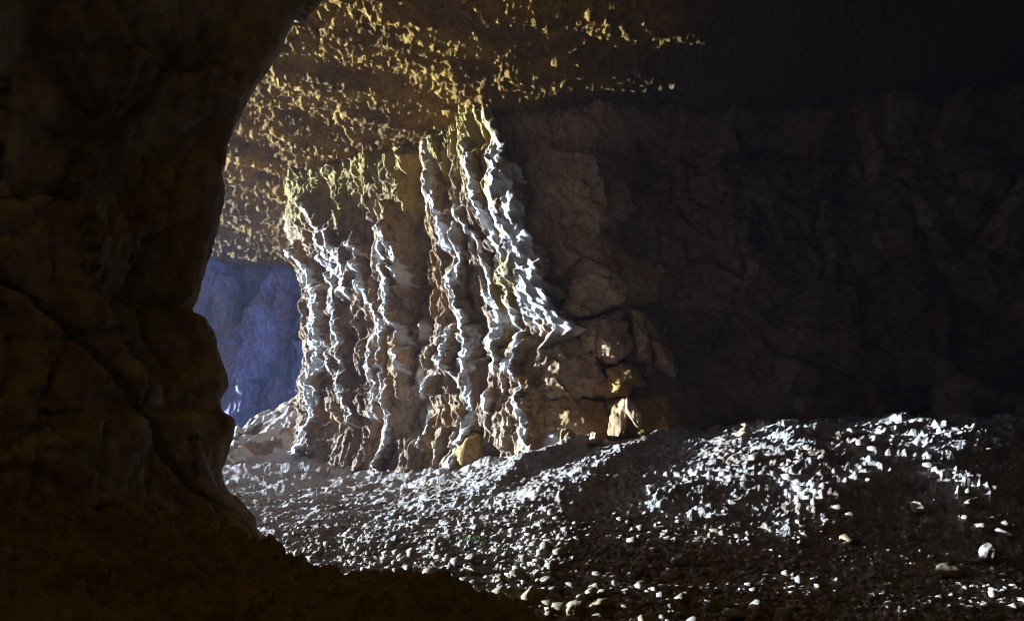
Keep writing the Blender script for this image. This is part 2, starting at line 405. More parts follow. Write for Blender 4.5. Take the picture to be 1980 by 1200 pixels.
RIBS = [  # crest lines read off the photograph: height, lit width, fall width, points
    (0.30, 0.60, 0.12, [(545, 405), (552, 440), (565, 475), (577, 510), (585, 540), (598, 565)]),
    (0.32, 0.80, 0.2, [(602, 552), (606, 600), (602, 640), (603, 675), (598, 710), (598, 750), (592, 800), (584, 845), (580, 885)]),
    (0.25, 0.30, 0.10, [(604, 640), (616, 665), (624, 690), (632, 715)]),
    (0.25, 0.40, 0.10, [(566, 380), (580, 408), (594, 424), (606, 440), (612, 470), (617, 500)]),
    (0.25, 0.35, 0.12, [(625, 440), (632, 470), (640, 510), (638, 545), (633, 570), (638, 610), (642, 650), (643, 680), (648, 715), (651, 752), (664, 785), (672, 822)]),
    (0.25, 0.40, 0.10, [(602, 490), (612, 510), (624, 530), (637, 546)]),
    (0.28, 0.50, 0.12, [(648, 478), (653, 510), (660, 540), (666, 568)]),
    (0.28, 0.40, 0.12, [(664, 466), (676, 480), (690, 496)]),
    (0.30, 0.45, 0.12, [(674, 500), (684, 535), (697, 565), (712, 590), (722, 612), (728, 630), (716, 652), (702, 680), (704, 720), (710, 752), (712, 785), (704, 810)]),
    (0.27, 0.30, 0.10, [(736, 622), (727, 650), (722, 690), (726, 740), (722, 775)]),
    (0.27, 0.30, 0.12, [(735, 732), (734, 775), (742, 800), (742, 825), (738, 848), (732, 885), (728, 912)]),
    (0.28, 0.45, 0.12, [(724, 432), (738, 452), (752, 476), (754, 500), (764, 525), (768, 545)]),
    (0.32, 0.50, 0.12, [(726, 464), (728, 490), (738, 525), (746, 555), (738, 580), (742, 615), (758, 640), (768, 665)]),
    (0.28, 0.30, 0.10, [(764, 668), (758, 692), (764, 720)]),
    (0.30, 0.40, 0.12, [(782, 622), (788, 645), (792, 672), (788, 705), (780, 732), (779, 770)]),
    (0.28, 0.35, 0.10, [(830, 722), (818, 745), (806, 765), (796, 790), (794, 822)]),
    (0.28, 0.25, 0.10, [(812, 816), (808, 845), (799, 862)]),
    (0.30, 0.60, 0.14, [(824, 262), (826, 300), (826, 350), (832, 396), (846, 415), (856, 450), (862, 478)]),
    (0.28, 0.35, 0.10, [(866, 425), (870, 450), (877, 476), (882, 500), (882, 540), (886, 545)]),
    (0.30, 0.40, 0.12, [(866, 525), (872, 560), (878, 590), (884, 618), (886, 650), (882, 680), (889, 715), (891, 760), (892, 800), (884, 840), (876, 870), (872, 898), (880, 922)]),
    (0.27, 0.30, 0.10, [(858, 628), (848, 660), (848, 690), (856, 715), (868, 728)]),
    (0.27, 0.30, 0.10, [(900, 632), (906, 655), (892, 680), (886, 700)]),
    (0.28, 0.35, 0.10, [(924, 685), (905, 695), (894, 715)]),
    (0.28, 0.30, 0.10, [(884, 258), (884, 285), (888, 310), (898, 325), (908, 350), (908, 375)]),
    (0.30, 0.50, 0.12, [(897, 288), (900, 312), (912, 338), (914, 365), (912, 380), (922, 405), (932, 430), (944, 452), (954, 474)]),
    (0.30, 0.35, 0.10, [(874, 412), (890, 432), (906, 450), (914, 470), (922, 492), (932, 515), (936, 545), (940, 570), (950, 590), (956, 610), (956, 635), (944, 655), (938, 670), (946, 690), (950, 715)]),
    (0.28, 0.35, 0.10, [(884, 388), (880, 400), (876, 415)]),
    (0.28, 0.30, 0.10, [(958, 478), (952, 500), (958, 520), (962, 542)]),
    (0.28, 0.30, 0.10, [(966, 455), (972, 480), (976, 502)]),
    (0.30, 0.40, 0.12, [(936, 196), (948, 232), (960, 262), (972, 280), (974, 310)]),
    (0.28, 0.35, 0.10, [(938, 275), (942, 305)]),
    (0.30, 0.45, 0.12, [(946, 325), (956, 350), (944, 370), (948, 405), (962, 425), (980, 448), (996, 470)]),
    (0.28, 0.35, 0.10, [(958, 310), (966, 335), (970, 360), (978, 368)]),
    (0.33, 0.80, 0.14, [(992, 318), (990, 345), (996, 370), (1006, 390), (1012, 420), (1022, 450), (1030, 480), (1032, 515), (1036, 540), (1050, 562), (1068, 590), (1084, 608), (1106, 622), (1126, 642)]),
    (0.28, 0.50, 0.12, [(1008, 308), (1020, 325), (1030, 352)]),
    (0.30, 0.50, 0.12, [(986, 395), (992, 425), (1000, 460), (1006, 500), (1008, 530), (1022, 555), (1034, 590), (1050, 618)]),
    (0.28, 0.35, 0.10, [(1028, 575), (1034, 605), (1046, 632)]),
    (0.30, 0.60, 0.12, [(988, 478), (984, 505), (980, 540), (978, 575), (982, 605), (994, 632)]),
    (0.28, 0.35, 0.10, [(994, 500), (998, 540), (1004, 580), (1016, 612)]),
    (0.28, 0.30, 0.10, [(990, 640), (994, 668), (984, 690), (974, 706), (988, 722), (998, 745), (998, 780), (1004, 800), (1010, 835), (1018, 865), (1028, 892)]),
    (0.28, 0.30, 0.10, [(928, 762), (930, 795)]),
    (0.28, 0.35, 0.10, [(1098, 822), (1086, 845), (1090, 882)]),
]
def crest_sz(pts, hc):
    out = []
    ss = np.linspace(sL - 0.4, sR + 0.7, 900)
    n_x = np.interp(ss, BS, bnx); n_y = np.interp(ss, BS, bny)
    for px, py in pts:
        z = 3.0
        for _ in range(4):
            x, y = butt_xy(ss, np.full(ss.shape, z))
            x = x + n_x * hc; y = y + n_y * hc
            k = np.argmin(np.abs(CX + F * x / y - px))
            z = py2z(py, y[k])
        out.append((ss[k], z))
    return out
w = 0.22 * noise(SS * 2.2, ZZ * 1.2, 29)
rel = np.full(SS.shape, -0.06); lit_tone = np.zeros(SS.shape); side = np.zeros(SS.shape)
lace = 0.05 * noise(SS * 4.5, ZZ * 2.2, 53) + 0.032 * noise(SS * 11, ZZ * 6.5, 54) + 0.03 * facets(SS * 7, ZZ * 5, 55, 1.0, 0.7)
notch = 1 - 0.4 * sstep(0.12, 0.42, noise(SS * 2.6, ZZ * 2.9, 56)) - 0.18 * sstep(0.1, 0.35, noise(SS * 6, ZZ * 5, 57))
rag = facets(SS * 3.2 + w, ZZ * 2.0, 52, 1.0, 0.7)
rib_s = []
for k, (hc, wl, wr, pts) in enumerate(RIBS):
    c = sorted(crest_sz(pts, hc), key=lambda q: q[1])
    cs = np.array([q[0] for q in c]); cz = np.array([q[1] for q in c])
    rib_s.append((cs.mean(), cz[-1] - cz[0]))
    zz = BZ
    sc_ = np.interp(zz, cz, cs)
    jag = 0.025 * noise(zz * 2.2 + k * 3.7, zz * 0 + k, 300 + k) + 0.04 * noise(zz * 11 + k, zz * 0 + k, 400 + k)
    e = sstep(cz[0] - 0.18, cz[0] + 0.12, zz) * sstep(cz[-1] + 0.22, cz[-1] - 0.1, zz)
    stp = _rnd(np.floor(zz * 1.7 + 0.4 * noise(zz * 3, zz * 0 + k, 7)).astype(np.int64), np.full(zz.shape, k), 77)
    hz = 0.78 * hc * e * (0.9 + 0.14 * stp + 0.35 * noise(zz * 2.3 + k * 9, zz * 0 + 2 * k, 500 + k))
    ds = SS - (sc_ + jag)[None, :] + lace
    kl = 1.7 + 1.6 * float(_rnd(np.array([k]), np.array([5]), 3)[0]); kr = 1.2 + 1.6 * float(_rnd(np.array([k]), np.array([9]), 4)[0])
    a = np.where(ds < 0, np.clip(1 + ds / (kl * wl), 0, 1) ** 1.1, np.clip(1 - ds / (kr * wr * np.clip(1 + 0.9 * rag, 0.35, 2.0)), 0, 1) ** 0.8)
    new = a * hz[None, :] * notch - 0.06 * (1 - a)
    side = np.where((new > rel) & (a > 0), np.where(ds > 0, 1 - a, 0), side)
    rel = np.maximum(rel, new)
    lit_tone = np.maximum(lit_tone, np.where(ds < 0, np.clip(1 + ds / (0.8 * wl), 0, 1), np.clip(1 - ds / (0.3 * wr), 0, 1)) * e[None, :])  # sunlight painted as a pale tone, widest on the mouth-facing slope
# knobbly rock between the ribs, always behind the crests
gap = np.clip(1 - rel / 0.25, 0, 1)
kn = 0.13 * ridged(SS * 1.2 + w, ZZ * 0.5, 31, 3) - 0.2 + 0.12 * facets(SS * 1.6 + w, ZZ * 1.1 + w, 34, 0.9, 0.6) + 0.05 * facets(SS * 3.0 + w, ZZ * 1.9, 35, 0.9, 0.6)
kn += 0.03 * facets(SS * 6.5, ZZ * 4, 37, 1.0, 0.6)
rel = rel + np.maximum(gap, 0.8 * side) * kn
torn = ridged((SS + 0.15 * ZZ) * 6.0 + 2 * w + 0.5 * noise(SS * 3, ZZ * 3, 44), ZZ * 1.4, 42, 3)
rel += 0.16 * facets(SS * 0.75 + 0.8 * w, ZZ * 0.42 + 0.3 * SS + w, 58, 0.9, 0.45) * sstep(sL - 0.2, sL + 0.6, SS) + 0.07 * facets(SS * 1.9 + w, ZZ * 1.3 - 0.4 * SS, 59, 1.0, 0.6)
rel += 0.030 * torn + 0.035 * facets(SS * 6 + w, ZZ * 3.0, 39, 1.0, 0.6) + 0.018 * fbm(SS * 12, ZZ * 6, 43, 3)
ppx = CX + F * (np.interp(SS, BS, BX) + wL * shL[None, :] + wR * shR[None, :]) / np.interp(SS, BS, BY)
ppy = HY - (ZZ - CH) / np.interp(SS, BS, BY) * F
for gx0, gx1, gy0, gy1, dep in [(776, 822, 230, 860, 0.45), (842, 868, 300, 400, 0.2), (690, 724, 380, 560, 0.22), (915, 940, 215, 320, 0.18), (905, 930, 590, 900, 0.12), (655, 690, 620, 760, 0.2)]:
    jx = 12 * noise(ZZ * 1.7, SS * 1.7, 131); jy = 20 * noise(ZZ * 1.7, SS * 1.7, 132)
    rel -= dep * sstep(gx0 - 8, gx0 + 10, ppx + jx) * sstep(gx1 + 6, gx1 - 6, ppx + jx) * sstep(gy0, gy0 + 60, ppy + jy) * sstep(gy1, gy1 - 60, ppy + jy)
rel += 0.5 * sstep(sL - 0.2, sL - 2, SS) * fbm(SS * 0.8, ZZ * 0.5, 45, 4)
bx = np.interp(SS, BS, BX) + wL * shL[None, :] + wR * shR[None, :]
by = np.interp(SS, BS, BY)
flare = 0.25 * sstep(1.0, -0.3, ZZ)
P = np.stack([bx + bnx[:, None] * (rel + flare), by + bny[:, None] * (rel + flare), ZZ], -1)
stain_shade = sstep(5.3, 7.6, ZZ + 0.5 * fbm(SS * 0.9, ZZ * 0.9, 47, 3)) * 0.9
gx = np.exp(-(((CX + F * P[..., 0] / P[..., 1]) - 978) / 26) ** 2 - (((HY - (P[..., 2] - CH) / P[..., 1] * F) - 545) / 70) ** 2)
stain_shade = np.maximum(stain_shade, 0.8 * sstep(0.25, 0.7, gx))
butt = empty('rock_buttress', (-2.5, 16, 0))
tag(butt, 'tall ribbed limestone buttress with bright white edge-lit ribs, centre of the cave', 'rock buttress')
lit_tone = sstep(0.25, 0.75, lit_tone + 0.35 * fbm(SS * 4, ZZ * 1.5, 49, 4)) * (1 - stain_shade)
cuts_px = [607, 655, 716, 772, 838, 905, 965]
cuts = [0]
for cpx in cuts_px:
    s0 = crest_sz([(cpx, 620)], 0.1)[0][0]
    cuts.append(int(np.searchsorted(BS, s0)))
cuts.append(len(BS) - 1)
loc = np.array(butt.location)
for a, b in zip(cuts[:-1], cuts[1:]):
    o = grid_obj('rock_rib', P[a:b + 1] - loc, M_BUTT, butt, stain_shade=stain_shade[a:b + 1]); attr(o.data, 'lit_tone', lit_tone[a:b + 1])

# ------------------------------------------------------------------ near rock pillar on the left
SIL = [(660, -140), (622, -60), (586, 0), (560, 50), (538, 110), (508, 155), (476, 205), (458, 245), (442, 290), (432, 340), (423, 400), (410, 460), (398, 510),
       (380, 570), (364, 598), (396, 610), (412, 650), (422, 690), (436, 720), (439, 745), (424, 775), (428, 795), (446, 806), (448, 830), (438, 870), (428, 910), (432, 940), (456, 972), (484, 1010), (515, 1060)]
YP = 4.95
sz = np.array([py2z(p[1], YP) for p in SIL])[::-1]; sx = np.array([px2x(p[0], YP) for p in SIL])[::-1]
def pstep(L):
    return np.concatenate([np.arange(0, 3.4, 0.12), np.arange(3.4, 8.6, 0.022), np.arange(8.6, L, 0.2)])
X, Y, S, nx, ny = curve([(-6, -2.0), (-4.6, 0.0), (-3.7, 2.0), (-3.35, 3.3), (-2.85, 3.9), (-2.35, 4.65), (-2.2, 4.96), (-2.45, 5.2), (-4.0, 5.4), (-8, 6.0), (-17.5, 7.6)], pstep)
Z = np.concatenate([np.arange(-0.4, 5.6, 0.022), np.arange(5.6, 9.2, 0.1)])
SS, ZZ = np.meshgrid(S, Z, indexing='ij')
s0 = S[np.argmin((X + 2.2) ** 2 + (Y - 4.96) ** 2)]
wgt = np.where(SS < s0, np.exp(-((SS - s0) / 1.3) ** 2) * 0.75 + 0.25 * sstep(s0 - 5, s0, SS), np.exp(-((SS - s0) / 1.6) ** 2))
shift = np.interp(ZZ, sz, sx) + 2.2
w = 0.25 * noise(SS * 1.4, ZZ * 0.9, 59)
away = 1 - 0.85 * np.exp(-((SS - s0) / 0.25) ** 2)
h = 0.26 * facets(SS * 0.9 + w, ZZ * 0.42 + w + 0.25 * SS, 221, 0.9, 0.5, crack=0.2) + 0.11 * facets(SS * 2.2 + w, ZZ * 1.1 + 0.4 * SS, 223, 0.9, 0.6, crack=0.15)
h += 0.035 * facets(SS * 6 + w, ZZ * 3.5, 225, 1.0, 0.5) + 0.05 * fbm(SS * 1.8, ZZ * 1.2, 227, 4) + 0.010 * fbm(SS * 14, ZZ * 12, 229, 3)
ck = noise(SS * 0.75 + 0.35 * ZZ + 0.4 * w, ZZ * 0.33 - 0.2 * SS, 241); ck2 = noise(SS * 1.9 + w, ZZ * 0.7 + 0.6 * SS, 243)
h -= 0.10 * np.exp(-(ck / 0.022) ** 2) + 0.05 * np.exp(-(ck2 / 0.03) ** 2)
h += 0.02 * facets(SS * 14, ZZ * 7, 245, 1.0, 0.6)
h = h * away + 0.012 * facets(SS * 10, ZZ * 8, 231, 1, .6)
P = np.stack([X[:, None] + wgt * shift + nx[:, None] * h, Y[:, None] + ny[:, None] * h, ZZ], -1)
pil = empty('rock_pillar', (-3.2, 5.2, 0))
tag(pil, 'huge dark brown rock pillar leaning into the passage at the left edge', 'rock pillar')
loc = np.array(pil.location)
c1 = int(np.searchsorted(S, s0 - 1.3))
qx = CX + F * P[..., 0] / np.maximum(P[..., 1], 0.3); qy = HY - (P[..., 2] - CH) / np.maximum(P[..., 1], 0.3) * F
def ring(cx_, cy_, r, t_):
    return sstep(t_, t_ * 0.4, np.abs(np.hypot(qx - cx_, (qy - cy_)) - r))
mark = np.maximum.reduce([ring(6, 165, 13, 7), ring(6, 222, 16, 7) * (qy < 222), ring(-4, 292, 12, 7), ring(-4, 335, 10, 7)]) * (P[..., 1] > 1)
f_ = grid_obj('rock_face', P[:c1 + 1] - loc, M_PILLAR, pil, stain_shade=mark[:c1 + 1])
grid_obj('rock_edge', P[c1:] - loc, M_PILLAR, pil, stain_shade=0 * mark[c1:])

# ------------------------------------------------------------------ boulders and stones
def ico(n):
    import bmesh
    bm = bmesh.new(); bmesh.ops.create_icosphere(bm, subdivisions=n, radius=1.0)
    v = np.array([q.co[:] for q in bm.verts]); f = np.array([[q.index for q in p.verts] for p in bm.faces]); bm.free()
    return v, f
ICO = {n: ico(n) for n in (1, 2, 3, 4, 5)}
def wave3(p, rs, f, n=10):
    r = np.zeros(len(p))
    for _ in range(n):
        k = rs.normal(size=3); k *= f / np.linalg.norm(k) * rs.uniform(0.6, 1.5)
        r += np.sin(p @ k + rs.uniform(0, 6.28))
    return r / math.sqrt(n)
def rock_shape(seed, level, planes=14, rough=0.04, soft=0.5):
    rs = np.random.RandomState(seed)
    v, f = ICO[level]
    n = rs.normal(size=(planes, 3)); n /= np.linalg.norm(n, axis=1)[:, None]
    d = rs.uniform(0.62, 1.0, planes)
    q = v @ n.T
    r = np.min(np.where(q > 0.05, d / np.maximum(q, 0.05), 9), axis=1)
    r = np.minimum(r, 1.25)
    r = r * soft + (1 - soft) * (0.9 + 0.0 * r)
    co = v * r[:, None]
    co = co * (1 + rough * wave3(co, rs, 5.0) + rough * 0.5 * wave3(co, rs, 12.0))[:, None]
    return co, f
def boulder(name, mat, px, py, Y, w, hgt, d, seed, rot=0.0, level=4, planes=16, rough=0.03, soft=0.8, tilt=(0, 0), parent=None):
    """boulder centred on the ray through (px, py) at depth Y, size in metres"""
    co, f = rock_shape(seed, level, planes, rough, soft)
    co = co * np.array([w / 2, d / 2, hgt / 2])
    me = mesh_np(name, co, f, mat, True)
    o = obj(name, me, parent)
    o.location = (px2x(px, Y), Y, py2z(py, Y)); o.rotation_euler = (tilt[0], tilt[1], rot)
    return o

# blocks of the right flank: outlines read off the photograph on a plane 13.2 m away, each given its own depth and tilt
YB = 13.2
def poly_sdf(poly, x, y):
    p = np.array(poly, float); d = np.full(x.shape, 1e9); ins = np.zeros(x.shape, bool)
    for (ax, ay), (bx_, by_) in zip(p, np.roll(p, -1, 0)):
        ex, ey = bx_ - ax, by_ - ay
        t = np.clip(((x - ax) * ex + (y - ay) * ey) / (ex * ex + ey * ey + 1e-9), 0, 1)
        d = np.minimum(d, (x - ax - t * ex) ** 2 + (y - ay - t * ey) ** 2)
        c = ((ay > y) != (by_ > y)) & (x < ex * (y - ay) / (ey + 1e-12) + ax)
        ins ^= c
    d = np.sqrt(d)
    return np.where(ins, d, -d)
BLOCKS = [  # outline, depth of relief, tilt in x and z, bevel, ochre share
    ([(1000, 300), (1060, 260), (1150, 290), (1175, 350), (1185, 420), (1150, 470), (1110, 500), (1060, 560), (1040, 520), (1010, 420)], 0.22, 0.10, 0.05, 0.25, 0.0),
    ([(1145, 440), (1178, 430), (1196, 480), (1212, 530), (1228, 555), (1215, 575), (1180, 590), (1130, 605), (1085, 600), (1105, 545), (1125, 500)], 0.46, 0.05, -0.25, 0.10, 0.0),
    ([(1120, 610), (1165, 600), (1222, 588), (1232, 640), (1238, 668), (1205, 700), (1168, 690), (1130, 650)], 0.6, 0.10, -0.15, 0.10, 0.0),
    ([(1060, 600), (1105, 620), (1140, 660), (1172, 700), (1185, 745), (1180, 765), (1050, 768), (1020, 740), (1030, 670)], 0.55, 0.10, -0.10, 0.45, 0.0),
    ([(1185, 705), (1235, 696), (1250, 715), (1272, 745), (1240, 742), (1232, 768), (1185, 766)], 0.80, 0.05, -0.1, 0.08, 0.7),
    ([(1228, 580), (1262, 592), (1275, 640), (1268, 690), (1240, 690), (1236, 640)], 0.45, 0.0, -0.1, 0.08, 0.2),
    ([(1262, 600), (1285, 605), (1308, 650), (1332, 715), (1320, 732), (1290, 705), (1278, 680), (1272, 640)], 0.66, -0.1, -0.2, 0.07, 0.0),
    ([(1040, 772), (1120, 765), (1180, 775), (1186, 850), (1120, 880), (1030, 900), (1022, 830)], 0.62, 0.08, -0.1, 0.3, 0.35),
    ([(1190, 778), (1225, 768), (1310, 770), (1330, 800), (1322, 845), (1240, 860), (1190, 850)], 0.85, 0.0, -0.05, 0.10, 0.9),
]
gx_ = np.arange(px2x(925, YB), px2x(1440, YB), 0.022); gz_ = np.arange(py2z(930, YB), 8.2, 0.022)
GX, GZ = np.meshgrid(gx_, gz_, indexing='ij')
wx = GX + 0.05 * noise(GX * 4, GZ * 4, 71) + 0.02 * noise(GX * 13, GZ * 13, 72)
wz = GZ + 0.05 * noise(GX * 4, GZ * 4, 73) + 0.02 * noise(GX * 13, GZ * 13, 74)
best = -0.25 + 0.12 * facets(wx * 1.3, wz * 1.3, 75, 0.9, 0.6) + 0.05 * facets(wx * 4, wz * 4, 76, 1, .6)
own = np.full(GX.shape, -1); och = np.full(GX.shape, 0.15)
for k, (poly, H, tx, tz, bev, oc) in enumerate(BLOCKS):
    q = [(px2x(a, YB - H), py2z(b, YB - H)) for a, b in poly]
    cxk, czk = np.mean(q, 0)
    sd = poly_sdf(q, wx, wz)
    hk = np.where(sd > 0, H - 0.6 * H * (1 - np.clip(sd / (3.0 * bev), 0, 1)) ** 1.6 + tx * (GX - cxk) + tz * (GZ - czk), -9)
    hk = hk + 0.06 * facets(wx * 2.2 + k, wz * 2.2, 77 + k, 0.9, 0.5)
    n_ = hk > best
    best = np.where(n_, hk, best); own[n_] = k; och = np.where(n_, oc, och)
best = best + 0.02 * facets(wx * 7, wz * 7, 95, 1, 0.6) + 0.03 * fbm(GX * 3, GZ * 3, 96, 4) + 0.008 * fbm(GX * 18, GZ * 18, 97, 2)
xc = 0.62 + np.interp(GZ, BZ, shR)
lim = -0.10 + 0.24 * (GX - xc)
x_end = np.interp(GZ, [0, 1.2, 2.0, 3.5, 5.0, 8.2], [3.3, 3.3, 3.0, 2.4, 1.9, 1.6]) + 0.35 * noise(GZ * 1.3, GZ * 0 + 3, 98)
lim = lim - 0.75 * np.clip(GX - x_end, 0, 9) + 0.03 * facets(wx * 3, wz * 3, 99, 1, .6)
best = lim - 0.45 + 0.55 * best + 0.12 * facets(wx * 1.1 + wz * 0.4, wz * 0.9, 102, 1.0, 0.5) + 0.05 * fbm(wx * 1.5, wz * 1.5, 103, 5)
best = best - 1.7 * np.clip(xc + 0.02 - GX, 0, 9)
PB = np.stack([GX, YB - best, GZ], -1)
flank = empty('rock_flank', (2.0, 13.4, 0.8))
tag(flank, 'brown broken flank of stacked blocks right of the ribbed buttress', 'rock flank')
loc = np.array(flank.location)
quads = grid_quads(*GX.shape)
qo = own.reshape(-1)[quads[:, 0]]
for k in range(-1, len(BLOCKS)):
    q = quads[qo == k]
    if not len(q): continue
    u_, inv = np.unique(q, return_inverse=True)
    me = mesh_np('rock_block', PB.reshape(-1, 3)[u_] - loc, inv.reshape(-1, 4), M_FLANK)
    attr(me, 'stain_shade', och.reshape(-1)[u_])
    obj('rock_block' if k >= 0 else 'bedrock', me, flank)
tag(boulder('rock_block', M_OCHRE, 922, 884, 14.62, 0.72, 0.85, 0.7, 19, 0.6, 5, 8, 0.05, 1.0), 'orange block at the base of the buttress', 'rock block')

# sloping toe of rock at the left foot of the buttress
gx_ = np.arange(-10.2, -5.0, 0.03); gy_ = np.arange(18.6, 24.5, 0.045)
GX, GY = np.meshgrid(gx_, gy_, indexing='ij')
w = 0.2 * noise(GX * 2, GY * 2, 111)
z = np.interp(GX, [-10.2, -9.3, -8.6, -7.2, -6.2, -5], [-0.4, 0.1, 0.55, 1.35, 2.0, 2.3]) * np.clip(1.2 - ((GY - 22.9) / 2.9) ** 2, -0.2, 1)
z = z + 0.14 * ridged(GX * 1.1 + w, GY * 2.2 + w, 113, 3) + 0.10 * facets(GX * 2 + w, GY * 2 + w, 115, 0.9, 0.6) + 0.04 * facets(GX * 5, GY * 5, 117, 1, .6)
o = grid_obj('rock_outcrop', np.stack([GX, GY, z], -1), M_BUTT, flip=True, stain_shade=0 * z); attr(o.data, 'lit_tone', sstep(-0.2, 0.3, fbm(GX * 1.5, GY * 2.5, 118, 4) + 0.1))  # pale streaks put sunlight into the outcrop's colour
tag(o, 'sloping rock outcrop with painted-in sunlit streaks at the left foot of the buttress', 'rock outcrop')

def on_floor(o, sink):
    x, y, _ = o.location
    z = float(floor_z(np.array([x]), np.array([y]))[0])
    o.location.z = z + sink
# boulders lying on the slope: photo column, distance, sizes
def lying(px, py, w, h, d, seed, label, mat=M_STONE, rot=0.0, cat='boulder', name='boulder', level=3, sk=0.28):
    """stand a boulder where the ray through (px, py) meets the floor"""
    ys = np.arange(4.0, 14.0, 0.02)
    below = floor_z(px2x(px, ys), ys) >= py2z(py, ys)
    Y = float(ys[np.argmax(below)]) if below.any() else 8.0
    o = boulder(name, mat, px, 0, Y, w, h, d, seed, rot, 4, 13, 0.07, 0.8)
    on_floor(o, h * sk)
    tag(o, label, cat, 'boulders lying on the rubble slope')
    return o
lying(1915, 1085, 0.25, 0.22, 0.2, 71, 'large pale boulder near the right edge with a bright white left face', rot=0.5)
lying(1838, 1118, 0.24, 0.13, 0.2, 42, 'brown flat boulder with a white left end, below the large pale boulder', M_STONE2, 0.2)
lying(1756, 1045, 0.18, 0.15, 0.15, 43, 'white lit angular boulder left of the large pale boulder', rot=0.9)
lying(1886, 985, 0.24, 0.14, 0.2, 44, 'rounded white boulder above the large pale boulder', rot=0.1)
lying(1778, 990, 0.2, 0.13, 0.2, 45, 'grey boulder half in shade left of the rounded white boulder', rot=0.4)
lying(1340, 1010, 0.14, 0.17, 0.1, 47, 'upright pale stone at the edge of the gravel bed', rot=0.4)
lying(1030, 1170, 0.24, 0.18, 0.2, 48, 'wide brown boulder near the bottom edge, edge-lit on the left', M_STONE2, 0.3)
lying(1112, 1195, 0.17, 0.15, 0.16, 49, 'round brown boulder at the very bottom of the gravel bed', M_STONE2, 0.9)
lying(1165, 1180, 0.22, 0.1, 0.15, 50, 'long low boulder right of the round brown boulder', M_STONE2, 0.2)

def knob(px, py, Y, w, h, d, seed, label, tilt=(0, 0), mat=None):
    o = boulder('rock_spur', mat or M_FLANK, px, py, Y, w, h, d, seed, 0.3, 5, 12, 0.10, 0.85, tilt)
    tag(o, label, 'rock spur', 'spurs of rock at the wall foot')
knob(1196, 816, 12.75, 0.34, 0.7, 0.4, 61, 'upright spur of rock with a bright rim in front of the ochre ledge', (0.1, 0.15))
knob(1226, 800, 12.5, 0.22, 0.55, 0.3, 62, 'thin leaning spur right beside the upright rimmed spur', (0.0, -0.3))
knob(1094, 862, 12.55, 0.30, 0.55, 0.35, 63, 'small pointed spur standing at the top of the bright bank', (0.0, 0.2))
knob(1150, 850, 12.3, 0.30, 0.30, 0.3, 64, 'low knobbly spur between the pointed spur and the rimmed spur', (0.0, 0.2))
base = lying(1440, 845, 0.32, 0.12, 0.26, 46, 'flat stone at the bottom of the little stone stack on the rubble crest', M_STONE2, 0.1, 'stone', 'stacked_stone')
for dz, w_, sd, rt, lab in ((0.085, 0.22, 52, 0.5, 'middle flat stone of the little stone stack on the rubble crest'), (0.16, 0.15, 53, 1.3, 'top flat stone of the little stone stack on the rubble crest')):
    o = boulder('stacked_stone', M_STONE2, 1440, 0, base.location.y, w_, 0.09, w_ * 0.8, sd, rt, 3, 11, 0.03, 0.85)
    o.location = (base.location.x + 0.01, base.location.y, base.location.z + dz)
    tag(o, lab, 'stone', 'stones of the little stack')
# moss tuft by the edge of the gravel
M_MOSS = bpy.data.materials.new('moss_green'); M_MOSS.use_nodes = True
mb_ = M_MOSS.node_tree.nodes['Principled BSDF']; mb_.inputs['Roughness'].default_value = 0.7
mn = M_MOSS.node_tree.nodes.new('ShaderNodeTexNoise'); mn.inputs['Scale'].default_value = 30
mr = M_MOSS.node_tree.nodes.new('ShaderNodeValToRGB')
mr.color_ramp.elements[0].color = (0.03, 0.09, 0.01, 1); mr.color_ramp.elements[1].color = (0.10, 0.22, 0.03, 1)
M_MOSS.node_tree.links.new(mn.outputs['Fac'], mr.inputs[0]); M_MOSS.node_tree.links.new(mr.outputs[0], mb_.inputs['Base Color'])
ys = np.arange(5.0, 12.0, 0.02); b_ = floor_z(px2x(925, ys), ys) >= py2z(1046, ys)
ym = float(ys[np.argmax(b_)]); xm = px2x(925, ym); zm = float(floor_z(np.array([xm]), np.array([ym]))[0])
rm = np.random.RandomState(3); mv, mf = [], []
for k in range(110):
    p0 = np.array([rm.normal(0, 0.085), rm.normal(0, 0.04), 0.0]); a_ = rm.uniform(0, 6.28)
    dv = np.array([math.cos(a_), math.sin(a_), 0]) * rm.uniform(0.01, 0.03); sd_ = np.array([-math.sin(a_), math.cos(a_), 0]) * 0.006
    mv += [p0 - sd_, p0 + sd_, p0 + dv + sd_ * 0.6 + (0, 0, rm.uniform(0.015, 0.035)), p0 + dv * 1.8 + (0, 0, rm.uniform(0.02, 0.05))]
    mf += [(4 * k, 4 * k + 1, 4 * k + 2), (4 * k, 4 * k + 2, 4 * k + 3)]
o = obj('moss_tuft', mesh_np('moss_tuft', np.array(mv), np.array(mf), M_MOSS, False)); o.location = (xm, ym, zm + 0.005)
tag(o, 'small green moss tuft among the stones in the middle of the gravel', 'moss', kind='stuff')

# gravel bed
rs = np.random.RandomState(7)
N = 22000
yy = 1.0 / rs.uniform(1 / 15.0, 1 / 4.3, N)
uu = rs.uniform(-0.42, 0.80, N)
xx = uu * yy
zb = floor_base(xx, yy)
grav = sstep(0.55, 0.1, zb)
rad = 0.012 + 0.055 * rs.power(0.35, N) * rs.uniform(0.3, 1, N)
big = rs.uniform(size=N) < 0.035 * sstep(0.45, 0.1, uu)
rad = np.where(big, rs.uniform(0.035, 0.068, N), rad * np.where(uu > 0.25, 0.7, 1.0))
keep = (rs.uniform(size=N) < 0.10 + 0.90 * sstep(0.3, 0.08, zb) * sstep(11.5, 8.5, yy)) & ~((bank(xx, yy) > 0.12) & (rs.uniform(size=N) < 0.5))
